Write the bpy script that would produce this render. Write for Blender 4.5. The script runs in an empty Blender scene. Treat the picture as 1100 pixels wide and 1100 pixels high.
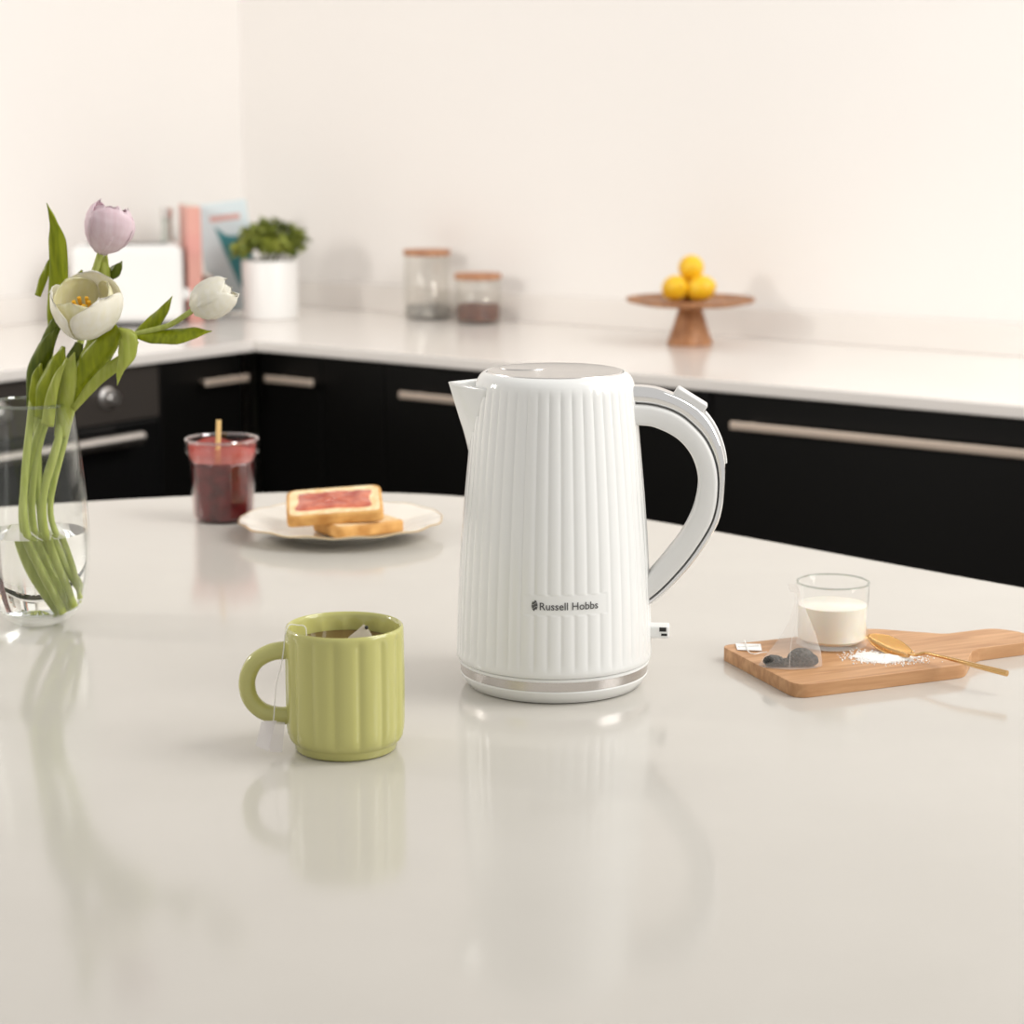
import bpy, bmesh, math, random
from mathutils import Vector, Matrix, Euler
random.seed(7)
C = bpy.context.scene.collection
PI = math.pi
# ------------------------------------------------------------------ camera model
F = 2250.0; PITCH = math.atan(420/2250); H = 0.47
cp, sp = math.cos(PITCH), math.sin(PITCH)
def ray(x, y):
    u = (x-550)/F; v = (550-y)/F
    return Vector((u, cp+v*sp, -sp+v*cp))
CAM = Vector((0, 0, H))
def at(x, y, z=0.0):                      # point of height z
    d = ray(x, y); return CAM + d*((z-H)/d.z)
def VY(x, y, Y):                          # point at distance Y
    d = ray(x, y); return CAM + d*(Y/d.y)
def proj(p):
    Z = p[2]-H; dep = p[1]*cp-Z*sp; up = p[1]*sp+Z*cp
    return 550+F*p[0]/dep, 550-F*up/dep

# ------------------------------------------------------------------ materials
def mat(name, col=(1,1,1), rough=.5, metal=0, spec=.5, coat=0, sss=0, **kw):
    m = bpy.data.materials.new(name); m.use_nodes = True
    b = m.node_tree.nodes['Principled BSDF']
    b.inputs['Base Color'].default_value = (*col, 1)
    b.inputs['Roughness'].default_value = rough
    b.inputs['Metallic'].default_value = metal
    b.inputs['Specular IOR Level'].default_value = spec
    b.inputs['Coat Weight'].default_value = coat
    if sss:
        b.inputs['Subsurface Weight'].default_value = sss
        b.inputs['Subsurface Radius'].default_value = kw.get('rad', (.01,.006,.004))
    if 'trans' in kw: b.inputs['Transmission Weight'].default_value = kw['trans']
    if 'ior' in kw: b.inputs['IOR'].default_value = kw['ior']
    if 'alpha' in kw: b.inputs['Alpha'].default_value = kw['alpha']
    return m
def noise_col(m, c1, c2, scale=10, stretch=(1,1,1), lo=.35, hi=.65, detail=4, bump=0, dist=.0):
    nt = m.node_tree; N = nt.nodes; L = nt.links; b = N['Principled BSDF']
    tc = N.new('ShaderNodeTexCoord'); mp = N.new('ShaderNodeMapping'); mp.inputs['Scale'].default_value = stretch
    nz = N.new('ShaderNodeTexNoise'); nz.inputs['Scale'].default_value = scale; nz.inputs['Detail'].default_value = detail
    nz.inputs['Distortion'].default_value = dist
    cr = N.new('ShaderNodeValToRGB')
    cr.color_ramp.elements[0].position = lo; cr.color_ramp.elements[0].color = (*c1, 1)
    cr.color_ramp.elements[1].position = hi; cr.color_ramp.elements[1].color = (*c2, 1)
    L.new(tc.outputs['Object'], mp.inputs['Vector']); L.new(mp.outputs[0], nz.inputs['Vector'])
    L.new(nz.outputs['Fac'], cr.inputs[0]); L.new(cr.outputs[0], b.inputs['Base Color'])
    if bump:
        bp = N.new('ShaderNodeBump'); bp.inputs['Strength'].default_value = bump; bp.inputs['Distance'].default_value = .002
        L.new(nz.outputs['Fac'], bp.inputs['Height']); L.new(bp.outputs[0], b.inputs['Normal'])
    return m
def thin_glass(name, tint=(1,1,1), rough=.02, base=.02, edge=.55, blend=.25):
    m = bpy.data.materials.new(name); m.use_nodes = True; nt = m.node_tree; N = nt.nodes; L = nt.links
    N.clear(); o = N.new('ShaderNodeOutputMaterial'); mx = N.new('ShaderNodeMixShader')
    t = N.new('ShaderNodeBsdfTransparent'); t.inputs[0].default_value = (*tint, 1)
    g = N.new('ShaderNodeBsdfGlossy'); g.inputs['Roughness'].default_value = rough; g.inputs[0].default_value = (.95,.97,.96,1)
    lw = N.new('ShaderNodeLayerWeight'); lw.inputs['Blend'].default_value = .5
    pw = N.new('ShaderNodeMath'); pw.operation = 'POWER'; pw.inputs[1].default_value = 4.0
    mr = N.new('ShaderNodeMapRange'); mr.inputs['To Min'].default_value = base; mr.inputs['To Max'].default_value = edge
    L.new(lw.outputs['Facing'], pw.inputs[0]); L.new(pw.outputs[0], mr.inputs[0]); L.new(mr.outputs[0], mx.inputs[0])
    L.new(t.outputs[0], mx.inputs[1]); L.new(g.outputs[0], mx.inputs[2]); L.new(mx.outputs[0], o.inputs[0])
    return m
def gauze(name, col, fac):
    m = bpy.data.materials.new(name); m.use_nodes = True; nt = m.node_tree; N = nt.nodes; L = nt.links
    N.clear(); o = N.new('ShaderNodeOutputMaterial'); mx = N.new('ShaderNodeMixShader')
    t = N.new('ShaderNodeBsdfTransparent'); a = N.new('ShaderNodeAddShader')
    d = N.new('ShaderNodeBsdfDiffuse'); d.inputs[0].default_value = (*[c*.6 for c in col], 1)
    s = N.new('ShaderNodeBsdfTranslucent'); s.inputs[0].default_value = (*[c*.4 for c in col], 1)
    L.new(d.outputs[0], a.inputs[0]); L.new(s.outputs[0], a.inputs[1])
    mx.inputs[0].default_value = fac
    L.new(t.outputs[0], mx.inputs[1]); L.new(a.outputs[0], mx.inputs[2]); L.new(mx.outputs[0], o.inputs[0])
    return m

M = {}
M['quartz'] = noise_col(mat('quartz', rough=.11, spec=.5), (.555,.53,.485), (.58,.555,.51), 6, lo=.3, hi=.7)
M['counter'] = noise_col(mat('counter_quartz', rough=.16, spec=.5), (.84,.80,.76), (.86,.82,.78), 5, lo=.3, hi=.7)
M['wall'] = noise_col(mat('wall_paint', rough=.6, spec=.25), (.89,.86,.83), (.90,.87,.84), 2)
M['floor'] = noise_col(mat('floor_wood', rough=.5), (.06,.045,.035), (.09,.07,.055), 3, (1,12,1))
M['black'] = mat('black_gloss', (.0035,.0033,.003), .3, spec=.35)
M['plinth'] = mat('plinth_black', (.004,.004,.004), .5, spec=.1)
M['oven_panel'] = mat('oven_panel', (.05,.043,.038), .3, spec=.3)
M['oven_glass'] = mat('oven_glass', (.006,.006,.006), .08, spec=.3)
M['brass'] = mat('brushed_handle', (.72,.60,.50), .38, metal=.6)
M['steel'] = mat('steel', (.72,.70,.68), .3, metal=1)
M['brush'] = mat('brushed_ring', (.62,.59,.565), .25, metal=1)
M['chrome'] = mat('chrome', (.88,.88,.88), .07, metal=1)
M['kwhite'] = mat('kettle_white', (.83,.835,.82), .13, spec=.5)
M['kgrip'] = mat('kettle_grip', (.77,.77,.755), .3, spec=.45)
M['print'] = mat('print_grey', (.10,.10,.10), .5)
M['blackmark'] = mat('black_mark', (.01,.01,.01), .4)
M['mug'] = noise_col(mat('mug_glaze', rough=.16, spec=.5, coat=.3), (.50,.485,.165), (.53,.515,.18), 8)
M['tea'] = mat('tea', (.09,.035,.008), .05, spec=.5)
M['thread'] = mat('thread', (.85,.84,.80), .7)
M['gauze'] = gauze('tea_gauze', (.96,.94,.91), .22)
M['tagpaper'] = gauze('tag_paper', (.90,.87,.90), .42)
M['paper'] = mat('white_paper', (.88,.88,.87), .6)
M['tealeaf'] = noise_col(mat('tea_leaf', rough=.8), (.012,.012,.012), (.10,.095,.085), 260, bump=.6)
M['glass'] = thin_glass('clear_glass')
M['vglass'] = thin_glass('vase_glass', (.995,1,.995), base=.02, edge=.75, blend=.35)
M['bglass'] = thin_glass('canister_glass', (.965,.96,.95), base=.05, edge=.4)
M['jglass'] = thin_glass('jar_glass', (.97,.93,.93), base=.03, edge=.5, blend=.35)
M['water'] = mat('water', (1,1,1), 0.0, trans=1, ior=1.33)
M['milk'] = mat('milk', (.90,.86,.76), .25, sss=.6, rad=(.02,.015,.01))
M['jam'] = noise_col(mat('jam', rough=.15, coat=.5), (.06,.003,.005), (.13,.008,.010), 60, bump=.5)
M['jamsmear'] = noise_col(mat('jam_smear', rough=.3, alpha=.6), (.72,.22,.20), (.60,.12,.09), 40)
M['jamspread'] = noise_col(mat('jam_spread', rough=.12, coat=.4), (.38,.04,.018), (.74,.22,.12), 55, bump=1.0, lo=.3, hi=.7)
M['crumb'] = noise_col(mat('bread_crumb', rough=.8), (.80,.55,.27), (.90,.74,.47), 120, bump=.5)
M['crust'] = noise_col(mat('bread_crust', rough=.7), (.50,.23,.05), (.76,.43,.14), 45, bump=.3)
M['china'] = mat('china', (.82,.78,.70), .12, spec=.5)
M['gold'] = mat('gold', (.80,.50,.22), .2, metal=1)
M['goldrim'] = mat('gold_rim', (.72,.55,.32), .3, metal=.8)
M['stick'] = mat('wood_stick', (.80,.55,.22), .5)
def wood(name, a, b, sc, st, rough=.45):
    return noise_col(mat(name, rough=rough, spec=.35), a, b, sc, st, .3, .7, 6, bump=.08, dist=.6)
M['board'] = wood('board_wood', (.43,.215,.095), (.64,.37,.19), 9, (1.2,14,8))
M['acacia'] = wood('acacia', (.25,.10,.04), (.52,.26,.12), 14, (5,5,1))
M['lidwood'] = wood('lid_wood', (.36,.15,.07), (.55,.28,.15), 14, (3,3,1))
M['lemon'] = noise_col(mat('lemon', rough=.42, sss=.15), (.86,.50,.012), (.93,.60,.03), 30, bump=.2)
M['pot'] = mat('pot_white', (.86,.85,.83), .4)
M['soil'] = mat('soil', (.03,.02,.012), .9)
M['bush'] = noise_col(mat('bush_leaf', rough=.5), (.06,.10,.012), (.38,.42,.07), 18)
M['pastel_pink'] = noise_col(mat('pink_cover', rough=.5), (.72,.34,.30), (.76,.42,.34), 8)
M['pale_blue'] = mat('pale_blue_cover', (.74,.86,.90), .45)
M['teal'] = mat('teal_print', (.055,.28,.31), .5)
M['pinkprint'] = mat('pink_print', (.74,.46,.42), .5)
M['pages'] = mat('page_paper', (.82,.78,.70), .7)
M['gapshade'] = mat('gap_shade_brown', (.20,.14,.11), .6)  # shade of the gap between the books, put into the colour
M['appl'] = mat('appliance_white', (.87,.87,.86), .25)
M['slot'] = mat('slot_dark', (.05,.05,.05), .5)
M['greyglass'] = mat('bottle_grey', (.52,.55,.50), .2)
M['sugar'] = mat('sugar', (.90,.89,.87), .35, sss=.2, rad=(.003,.003,.003))
M['granola'] = noise_col(mat('granola', rough=.7), (.09,.03,.02), (.20,.08,.05), 70)
M['greyseed'] = noise_col(mat('grey_seed', rough=.7), (.24,.23,.22), (.55,.53,.50), 70)
def leafmat(name, c1, c2, tr=.25):
    m = noise_col(mat(name, rough=.35, spec=.4), c1, c2, 30, (8,8,1), .3, .7)
    nt = m.node_tree; N = nt.nodes; L = nt.links; b = N['Principled BSDF']; o = N['Material Output']
    t = N.new('ShaderNodeBsdfTranslucent'); mx = N.new('ShaderNodeMixShader'); mx.inputs[0].default_value = tr
    src = b.inputs['Base Color'].links[0].from_socket
    L.new(src, t.inputs[0]); L.new(b.outputs[0], mx.inputs[1]); L.new(t.outputs[0], mx.inputs[2]); L.new(mx.outputs[0], o.inputs[0])
    return m
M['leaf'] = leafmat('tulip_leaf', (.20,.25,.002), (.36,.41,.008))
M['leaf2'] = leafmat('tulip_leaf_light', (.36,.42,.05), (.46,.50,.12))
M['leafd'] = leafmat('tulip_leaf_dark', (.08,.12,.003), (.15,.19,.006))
M['stem'] = leafmat('tulip_stem', (.38,.44,.08), (.52,.58,.17), .15)
M['stemd'] = leafmat('tulip_stem_dark', (.10,.13,.02), (.18,.2,.04), .1)
M['wpetal'] = leafmat('white_petal', (.92,.89,.76), (.96,.94,.87), .35)
M['wpetal2'] = leafmat('white_petal_inner', (.86,.83,.52), (.93,.90,.70), .35)
M['ppetal'] = leafmat('lilac_petal', (.85,.68,.73), (.92,.79,.84), .35)
M['anther'] = mat('anther', (.80,.42,.02), .7)
M['pistil'] = mat('pistil', (.62,.62,.22), .6)

# ------------------------------------------------------------------ object helpers
def root(name, loc, rz=0, label=None, cat=None, group=None):
    o = bpy.data.objects.new(name, None); C.objects.link(o)
    o.location = loc; o.rotation_euler = (0,0,rz); o.empty_display_size = .03
    o['label'] = label; o['category'] = cat
    if group: o['group'] = group
    return o
def mk(name, bm, m, parent=None, smooth=True, loc=None, rot=None, angle=None):
    me = bpy.data.meshes.new(name); bmesh.ops.recalc_face_normals(bm, faces=bm.faces); bm.to_mesh(me); bm.free()
    for p in me.polygons: p.use_smooth = smooth
    if smooth:
        try: me.set_sharp_from_angle(angle=math.radians(angle or 40))
        except Exception: pass
    me.materials.append(m)
    o = bpy.data.objects.new(name, me); C.objects.link(o)
    if parent: o.parent = parent
    if loc is not None: o.location = loc
    if rot is not None: o.rotation_euler = rot
    return o
def tag(o, label, cat, group=None, kind=None):
    o['label'] = label; o['category'] = cat
    if group: o['group'] = group
    if kind: o['kind'] = kind
    return o
def bevel(o, w, seg=2):
    b = o.modifiers.new('bevel', 'BEVEL'); b.width = w; b.segments = seg; b.limit_method = 'ANGLE'; return o
def box(bm, x0, x1, y0, y1, z0, z1, mtx=None):
    vs = [Vector((x, y, z)) for x in (x0,x1) for y in (y0,y1) for z in (z0,z1)]
    if mtx: vs = [mtx @ v for v in vs]
    v = [bm.verts.new(q) for q in vs]
    for f in ((0,1,3,2),(4,6,7,5),(0,4,5,1),(2,3,7,6),(0,2,6,4),(1,5,7,3)): bm.faces.new([v[i] for i in f])
    return bm
def boxo(name, dims, m, parent=None, bev=0, seg=2, loc=None, rot=None):
    o = mk(name, box(bmesh.new(), *dims), m, parent, smooth=False, loc=loc, rot=rot)
    if bev: bevel(o, bev, seg)
    return o
def lathe(bm, prof, n=64, rf=None, close=False):
    """prof: list of (r,z); rf(theta, r, z) -> r"""
    rings = []
    for r, z in prof:
        if r < 1e-6: rings.append([bm.verts.new((0,0,z))]); continue
        ring = []
        for i in range(n):
            t = 2*PI*i/n; rr = rf(t, r, z) if rf else r
            ring.append(bm.verts.new((rr*math.cos(t), rr*math.sin(t), z)))
        rings.append(ring)
    if close: rings.append(rings[0])
    for a, b in zip(rings, rings[1:]):
        for i in range(n):
            j = (i+1) % n
            if len(a) == 1 and len(b) == 1: break
            if len(a) == 1: bm.faces.new((a[0], b[i], b[j]))
            elif len(b) == 1: bm.faces.new((a[i], a[j], b[0]))
            else: bm.faces.new((a[i], a[j], b[j], b[i]))
    return bm
def cr(pts, n):                          # Catmull-Rom resample
    P = [Vector(p) for p in pts]; P = [P[0]*2-P[1]] + P + [P[-1]*2-P[-2]]
    out = []; segs = len(P)-3
    for k in range(n):
        t = k/(n-1)*segs; i = min(int(t), segs-1); t -= i
        a, b, c, d = P[i:i+4]
        out.append(.5*((2*b)+(c-a)*t+(2*a-5*b+4*c-d)*t*t+(3*b-a-3*c+d)*t**3))
    return out
def cr1(xs, t):                          # scalar curve through evenly spaced values, linear-cubic
    n = len(xs)-1; s = max(0, min(.99999, t))*n; i = int(s); f = s-i; f = f*f*(3-2*f)*.5+f*.5
    return xs[i]*(1-f)+xs[i+1]*f
def tube(bm, pts, rad, n=10, res=None, cap=True):
    P = cr(pts, res or max(8, len(pts)*6)); N = len(P); rings = []
    up = Vector((.12,.93,.3)).normalized()
    for i, p in enumerate(P):
        t = (P[min(i+1,N-1)]-P[max(i-1,0)]).normalized()
        s = t.cross(up)
        if s.length < 1e-4: s = t.orthogonal()
        s.normalize(); u = s.cross(t).normalized(); up = u if abs(u.dot(t))<.9 else up
        r = rad(i/(N-1)) if callable(rad) else rad
        rings.append([bm.verts.new(p+s*(r*math.cos(2*PI*k/n))+u*(r*math.sin(2*PI*k/n))) for k in range(n)])
    for a, b in zip(rings, rings[1:]):
        for k in range(n): bm.faces.new((a[k], a[(k+1)%n], b[(k+1)%n], b[k]))
    if cap: bm.faces.new(rings[0]); bm.faces.new(rings[-1][::-1])
    return bm
def extrude_poly(bm, pts, z0, z1):
    a = [bm.verts.new((p[0],p[1],z0)) for p in pts]; b = [bm.verts.new((p[0],p[1],z1)) for p in pts]
    n = len(pts)
    bm.faces.new(a[::-1]); bm.faces.new(b)
    for i in range(n): bm.faces.new((a[i], a[(i+1)%n], b[(i+1)%n], b[i]))
    return bm
def closed_cr(pts, per=8):
    n = len(pts); out = []
    for i in range(n):
        a, b, c, d = [Vector(pts[(i+k-1) % n]) for k in range(4)]
        for k in range(per):
            t = k/per
            out.append(.5*((2*b)+(c-a)*t+(2*a-5*b+4*c-d)*t*t+(3*b-a-3*c+d)*t**3))
    return out
def round_poly(corners, per=8):          # corners: (x,y,r)
    out = []; n = len(corners)
    for i in range(n):
        p = Vector(corners[i][:2]); r = corners[i][2]
        a = (Vector(corners[i-1][:2])-p).normalized(); b = (Vector(corners[(i+1)%n][:2])-p).normalized()
        ang = a.angle(b)/2; d = min(r/math.tan(ang), (Vector(corners[i-1][:2])-p).length*.49, (Vector(corners[(i+1)%n][:2])-p).length*.49)
        s, e = p+a*d, p+b*d
        for k in range(per+1):
            t = k/per; out.append(s*(1-t)**2+p*2*t*(1-t)+e*t*t)
    return out

# ================================================================== KITCHEN FRAME
KR = math.radians(-36.8)
K0 = at(274, 376, -.02); K0.z = 0
ex = Vector((math.cos(KR), math.sin(KR), 0)); ey = Vector((-ex.y, ex.x, 0))
def kw(x, y, z=0): return K0 + ex*x + ey*y + Vector((0,0,z))
def front_right(px, py, off=.03):        # pixel on the fronts of the right run
    d = ray(px, py); n = ey; t = (n.dot(K0)+off - n.dot(CAM))/n.dot(d); p = CAM+d*t - K0
    return p.dot(ex), p.z
def front_left(px, py, off=-.03):
    d = ray(px, py); n = ex; t = (n.dot(K0)+off - n.dot(CAM))/n.dot(d); p = CAM+d*t - K0
    return p.dot(ey), p.z
W = .72
FL = -.90
def kmk(name, dims, m, parent=None, bev=0, kind=None):
    o = boxo(name, dims, m, parent, bev)
    if not parent: o.location = K0; o.rotation_euler = (0,0,KR)
    if kind: o['kind'] = kind
    return o
kmk('wall_back', (-W-.1, 4.2, W, W+.1, FL, 2.3), M['wall'], kind='structure')
kmk('wall_left', (-W-.1, -W, -4.2, W, FL, 2.3), M['wall'], kind='structure')
fl = boxo('floor', (-6, 6, -3, 8, FL-.05, FL), M['floor']); fl['kind'] = 'structure'

# island
isl = root('kitchen_island', (0,0,0), 0, 'large cream white glossy quartz island table with a rounded far edge in the foreground', 'table')
tp = [(-.582,2.575),(-.347,2.648),(-.2,2.660),(-.04,2.617),(.163,2.47),(.486,2.137),(.95,1.66),(1.2,1.3),(1.15,.95),(.8,.78),(-.8,.78),(-1.2,1.0),(-1.3,1.7),(-1.05,2.25),(-.82,2.46)]
bm = extrude_poly(bmesh.new(), closed_cr(tp, 8), -.03, 0)
bevel(mk('tabletop', bm, M['quartz'], isl), .003, 2)
cx, cy = -.05, 1.7
bp_ = [(cx+(x-cx)*.82, cy+(y-cy)*.80) for x, y in tp]
mk('base_cabinet', extrude_poly(bmesh.new(), closed_cr(bp_, 6), FL, -.03), M['black'], isl)

# countertops
ct = root('countertop', K0, KR, 'long off-white quartz worktop with upstand running right over black drawers', 'worktop')
boxo('worktop_slab', (-W+.002, 3.6, 0, W-.002, -.022, 0), M['counter'], ct, .002)
boxo('upstand', (-W+.002, 3.6, W-.02, W-.002, 0, .066), M['counter'], ct, .002)
boxo('upstand', (-W+.002, -W+.022, 0, W-.021, 0, .066), M['counter'], ct, .002)
ct2 = root('countertop', K0, KR, 'off-white quartz worktop return over the oven at the left', 'worktop')
boxo('worktop_slab', (-W+.002, 0, -3, -.001, -.022, 0), M['counter'], ct2, .002)
boxo('upstand', (-W+.002, -W+.022, -3, -.001, 0, .066), M['counter'], ct2, .002)

# cabinets of the right run (front plane local y=.02, drawer fronts 18 mm thick)
def bar_handle(parent, p0, p1, drop, axis, face):
    """flat bar on two posts; axis 'x' or 'y' in the cabinet frame"""
    bm = bmesh.new(); t = .0075
    if axis == 'x':
        box(bm, p0, p1, face-.036, face-.028, drop-t, drop+t)
        for q in (p0+.03, p1-.03): box(bm, q-.005, q+.005, face-.030, face, drop-.004, drop+.004)
    else:
        box(bm, face+.028, face+.036, p0, p1, drop-t, drop+t)
        for q in (p0+.02, p1-.02): box(bm, face, face+.030, q-.005, q+.005, drop-.004, drop+.004)
    return bevel(mk('handle', bm, M['brass'], parent, smooth=False), .0025, 2)
xs = [front_right(p, 415)[0] for p in (280, 349, 416, 768)]
wD = xs[3]-xs[2]
xs += [xs[3]+wD*1.02, xs[3]+wD*2.04]
labs = ['narrow black gloss drawer unit in the corner, short handle under the canisters',
        'plain black gloss filler cabinet left of the kettle spout, no handle showing',
        'wide black gloss drawer unit behind the white kettle',
        'wide black gloss drawer unit with long pale bar handle right of the kettle',
        'black gloss drawer unit at the far right end of the run']
for i in range(5):
    a, b = xs[i]+.0015, xs[i+1]-.0015
    r = root('drawer_cabinet', K0, KR, labs[i], 'cabinet', None)
    boxo('carcass', (a, b, .04, W-.005, FL+.1, -.0225), M['plinth'], r)
    boxo('plinth', (a, b, .08, .10, FL, FL+.1), M['plinth'], r)
    cuts = [(-.026, -.40), (-.403, -.795)] if i != 1 else [(-.026, -.795)]
    for k, (zt, zb) in enumerate(cuts):
        d = boxo('drawer' if i != 1 else 'door', (a, b, .02, .038, zb, zt), M['black'], r, .0015)
        if i == 1: continue
        zc = zt - .042 - k*.02
        if i == 0: h0, h1 = front_right(289, 407, .0)[0], front_right(340, 410, .0)[0]
        elif i == 2: h0, h1 = front_right(433, 423, .0)[0], b-.03
        elif i == 3: h0, h1 = front_right(788, 455, .0)[0], b-.04
        else: h0, h1 = a+.04, b-.04
        if k == 0:
            zc = front_right(*{0:(315,409.5),2:(460,427),3:(900,468),4:(900,468)}[i], -.01)[1]
        bar_handle(d, h0, h1, zc, 'x', .02)
# left run
y168 = front_left(168, 430)[0]; y50 = y168-.60
r = root('drawer_cabinet', K0, KR, 'black gloss corner drawer unit between the oven and the corner', 'cabinet')
boxo('carcass', (-W+.005, -.04, y168+.0015, -.0, FL+.1, -.0225), M['plinth'], r)
boxo('plinth', (-.10, -.08, y168+.0015, -.03, FL, FL+.1), M['plinth'], r)
for k, (zt, zb) in enumerate([(-.026, -.40), (-.403, -.795)]):
    d = boxo('drawer', (-.038, -.02, y168+.0015, -.022, zb, zt), M['black'], r, .0015)
    hh = front_left(243, 408.5, .01)[1] if k == 0 else zt-.06
    bar_handle(d, front_left(220, 410, .01)[0], front_left(266, 405, .01)[0], hh, 'y', -.02)
r = root('oven', K0, KR, 'built-in dark oven with grey control panel, knob and bar handle behind the vase', 'oven')
boxo('body', (-W+.005, -.04, y50, y168-.0015, FL+.1, -.0225), M['plinth'], r)
zp = front_left(130, 452)[1]
boxo('control_panel', (-.04, -.02, y50, y168-.0015, zp, -.026), M['oven_panel'], r, .0015)
dr = boxo('door', (-.04, -.018, y50, y168-.0015, -.72, zp-.004), M['oven_glass'], r, .003)
yo = front_left(150, 470, .02)
bm = bmesh.new(); tube(bm, [(.025, yo[0], yo[1]), (.025, y50+.05, yo[1])], .015, 16)
for q in (yo[0]-.03, y50+.09): box(bm, -.019, .02, q-.008, q+.008, yo[1]-.007, yo[1]+.007)
mk('handle', bm, M['brush'], dr)
kn = front_left(122, 428, 0)
for i in range(3):
    bm = lathe(bmesh.new(), [(0,0),(.021,0),(.021,.004),(.016,.006),(.0145,.024),(.012,.027),(0,.027)], 28)
    mk('knob', bm, M['steel'], r, loc=(-.02, kn[0]-.14*i, kn[1]), rot=(0, PI/2, 0))

# black plain units beyond the oven
r = root('drawer_cabinet', K0, KR, 'black gloss base cabinet past the oven at the left edge', 'cabinet')
boxo('carcass', (-W+.005, -.04, -3, y50-.003, FL+.1, -.0225), M['plinth'], r)
boxo('door', (-.038, -.02, y50-.6, y50-.003, FL+.1, -.026), M['black'], r, .0015)

# ================================================================== KETTLE
kc = at(595, 731.5); kr = root('electric_kettle', kc, math.radians(-5), 'glossy white electric kettle with vertical ribs, steel lid and chrome-trimmed handle on the table', 'kettle')
def kl(px, py):                          # kettle side view: pixel at the axis plane -> local (x,z)
    p = VY(px, py, kc.y); return p.x-kc.x, p.z
# silhouettes measured left and right
prof_px = [(410,86.0),(416,87.0),(435,89.0),(460,91.3),(482,93.2),(530,97.2),(580,100.6),(633,103.0),(680,104.3),(706,104.6),(712,104.2)]
kp = []
for y, r in prof_px:
    a = kl(595+r, y); kp.append((a[0], a[1]))
ztop, zbot = kp[0][1], kp[-1][1]
Z0 = .0235
kp = sorted(((r, z) for r, z in kp), key=lambda q: q[1])
zb0 = kp[0][1]
kp = [(r, Z0+(z-zb0)*(ztop-Z0)/(ztop-zb0)) for r, z in kp]
def Rk(z):
    if z <= kp[0][1]: return kp[0][0]
    for (r0, z0), (r1, z1) in zip(kp, kp[1:]):
        if z <= z1: return r0+(r1-r0)*(z-z0)/(z1-z0)
    return kp[-1][0]
NR = 46
# logo height on the front of the body
zl = min((z*.0005 for z in range(40, 300)), key=lambda z: abs(proj((kc.x, kc.y-Rk(z), z))[1]-651.3))
th_logo = -PI/2 + math.radians(5) + math.asin((605-595)/104)
def smooth(a, b, x):
    t = max(0, min(1, (x-a)/(b-a))); return t*t*(3-2*t)
def rk(t, r, z):
    A = .00078*smooth(Z0+.004, Z0+.010, z)*(1-smooth(ztop-.007, ztop+.001, z))
    dt = abs((t-th_logo+PI) % (2*PI)-PI)
    m = (1-smooth(.43, .47, dt))*(1-smooth(.0078, .0092, abs(z-zl)))
    A *= (1-m)
    w = 1-abs(math.cos(NR/2*t))
    return r - A*(w**1.3) - m*.0003
prof = [(kp[0][0]-.004, Z0-.0005), (kp[0][0]-.0008, Z0)]
zz = [Z0+.0015+i*(ztop-.003-Z0)/70 for i in range(71)] + [zl+s*d for s in (-1,1) for d in (.0072,.0079,.0085,.0092,.0098)]
prof += [(Rk(z), z) for z in sorted(zz)]
rt = Rk(ztop)
prof += [(rt-.0008, ztop+.0022), (rt-.0028, ztop+.0055), (rt-.0055, ztop+.0080), (rt-.0080, ztop+.0090), (rt-.0086, ztop+.0080)]
prof += [(rt-.0088, ztop+.004), (0, ztop+.004)]
mk('body', lathe(bmesh.new(), prof, NR*14, rk), M['kwhite'], kr, angle=35)
lid = lathe(bmesh.new(), [(0, ztop+.0035),(rt-.0100, ztop+.0035),(rt-.0092, ztop+.0082),(rt-.0098, ztop+.0095),(rt-.0115, ztop+.0098),(rt-.013, ztop+.0092),(0, ztop+.0092)], 96)
lo = mk('lid', lid, M['steel'], kr); lo['label'] = 'brushed steel round lid'
bm = bmesh.new()
tube(bm, [(-.028+.019*math.cos(t), .014+.014*math.sin(t), ztop+.0094) for t in [PI+PI*k/10 for k in range(11)]], .0006, 8)
mk('lid_tab', bm, M['steel'], lo)
mk('base_ring', lathe(bmesh.new(), [(0,.0115),(.0790,.0115),(.0795,.012),(.0795,.0195),(.0780,.0202),(.0780,.0235),(0,.0235)], 128), M['brush'], kr)['label'] = 'brushed steel band'
mk('power_base', lathe(bmesh.new(), [(0,0),(.0705,0),(.0738,.0012),(.0788,.0085),(.0798,.0108),(.0795,.0118),(0,.0118)], 128), M['kwhite'], kr)
# white bead between the steel band and the body
mk('base_lip', lathe(bmesh.new(), [(.0770,.0197),(.0803,.0197),(.0812,.0205),(.0812,.0222),(.0803,.0229),(.0770,.0229)], 128, close=True), M['kwhite'], kr)
# spout
tip = kl(479.5, 411.5); bot = kl(505, 494)
bm = bmesh.new(); rows = []
nz = 22
for i in range(nz+1):
    s = i/nz; z = bot[1]+(tip[1]-bot[1])*s
    Rb = Rk(min(z, ztop))-.0012 if z < ztop else rt-.0045
    nose = -tip[0]*s + (-bot[0])*(1-s)
    phi = math.radians(40)*s**.75+.02
    Aq = Vector((-Rb*math.cos(phi), -Rb*math.sin(phi), z)); Bq = Vector((-Rb*math.cos(phi), Rb*math.sin(phi), z))
    Nn = Vector((-nose, 0, z)); row = []
    for k in range(13):
        t = k/12
        if t <= .5: q = Aq.lerp(Nn, t*2)
        else: q = Nn.lerp(Bq, t*2-1)
        bul = math.sin(PI*t*2 if t <= .5 else PI*(2-2*t))*.0018*s
        q = q + Vector((-.3, -1 if t < .5 else 1, 0))*bul
        if k == 6: q = q + Vector((.0010, 0, 0))
        row.append(bm.verts.new(q))
    rows.append(row)
for a, b in zip(rows, rows[1:]):
    for k in range(12): bm.faces.new((a[k], a[k+1], b[k+1], b[k]))
so = mk('spout', bm, M['kwhite'], kr, angle=30)
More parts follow.
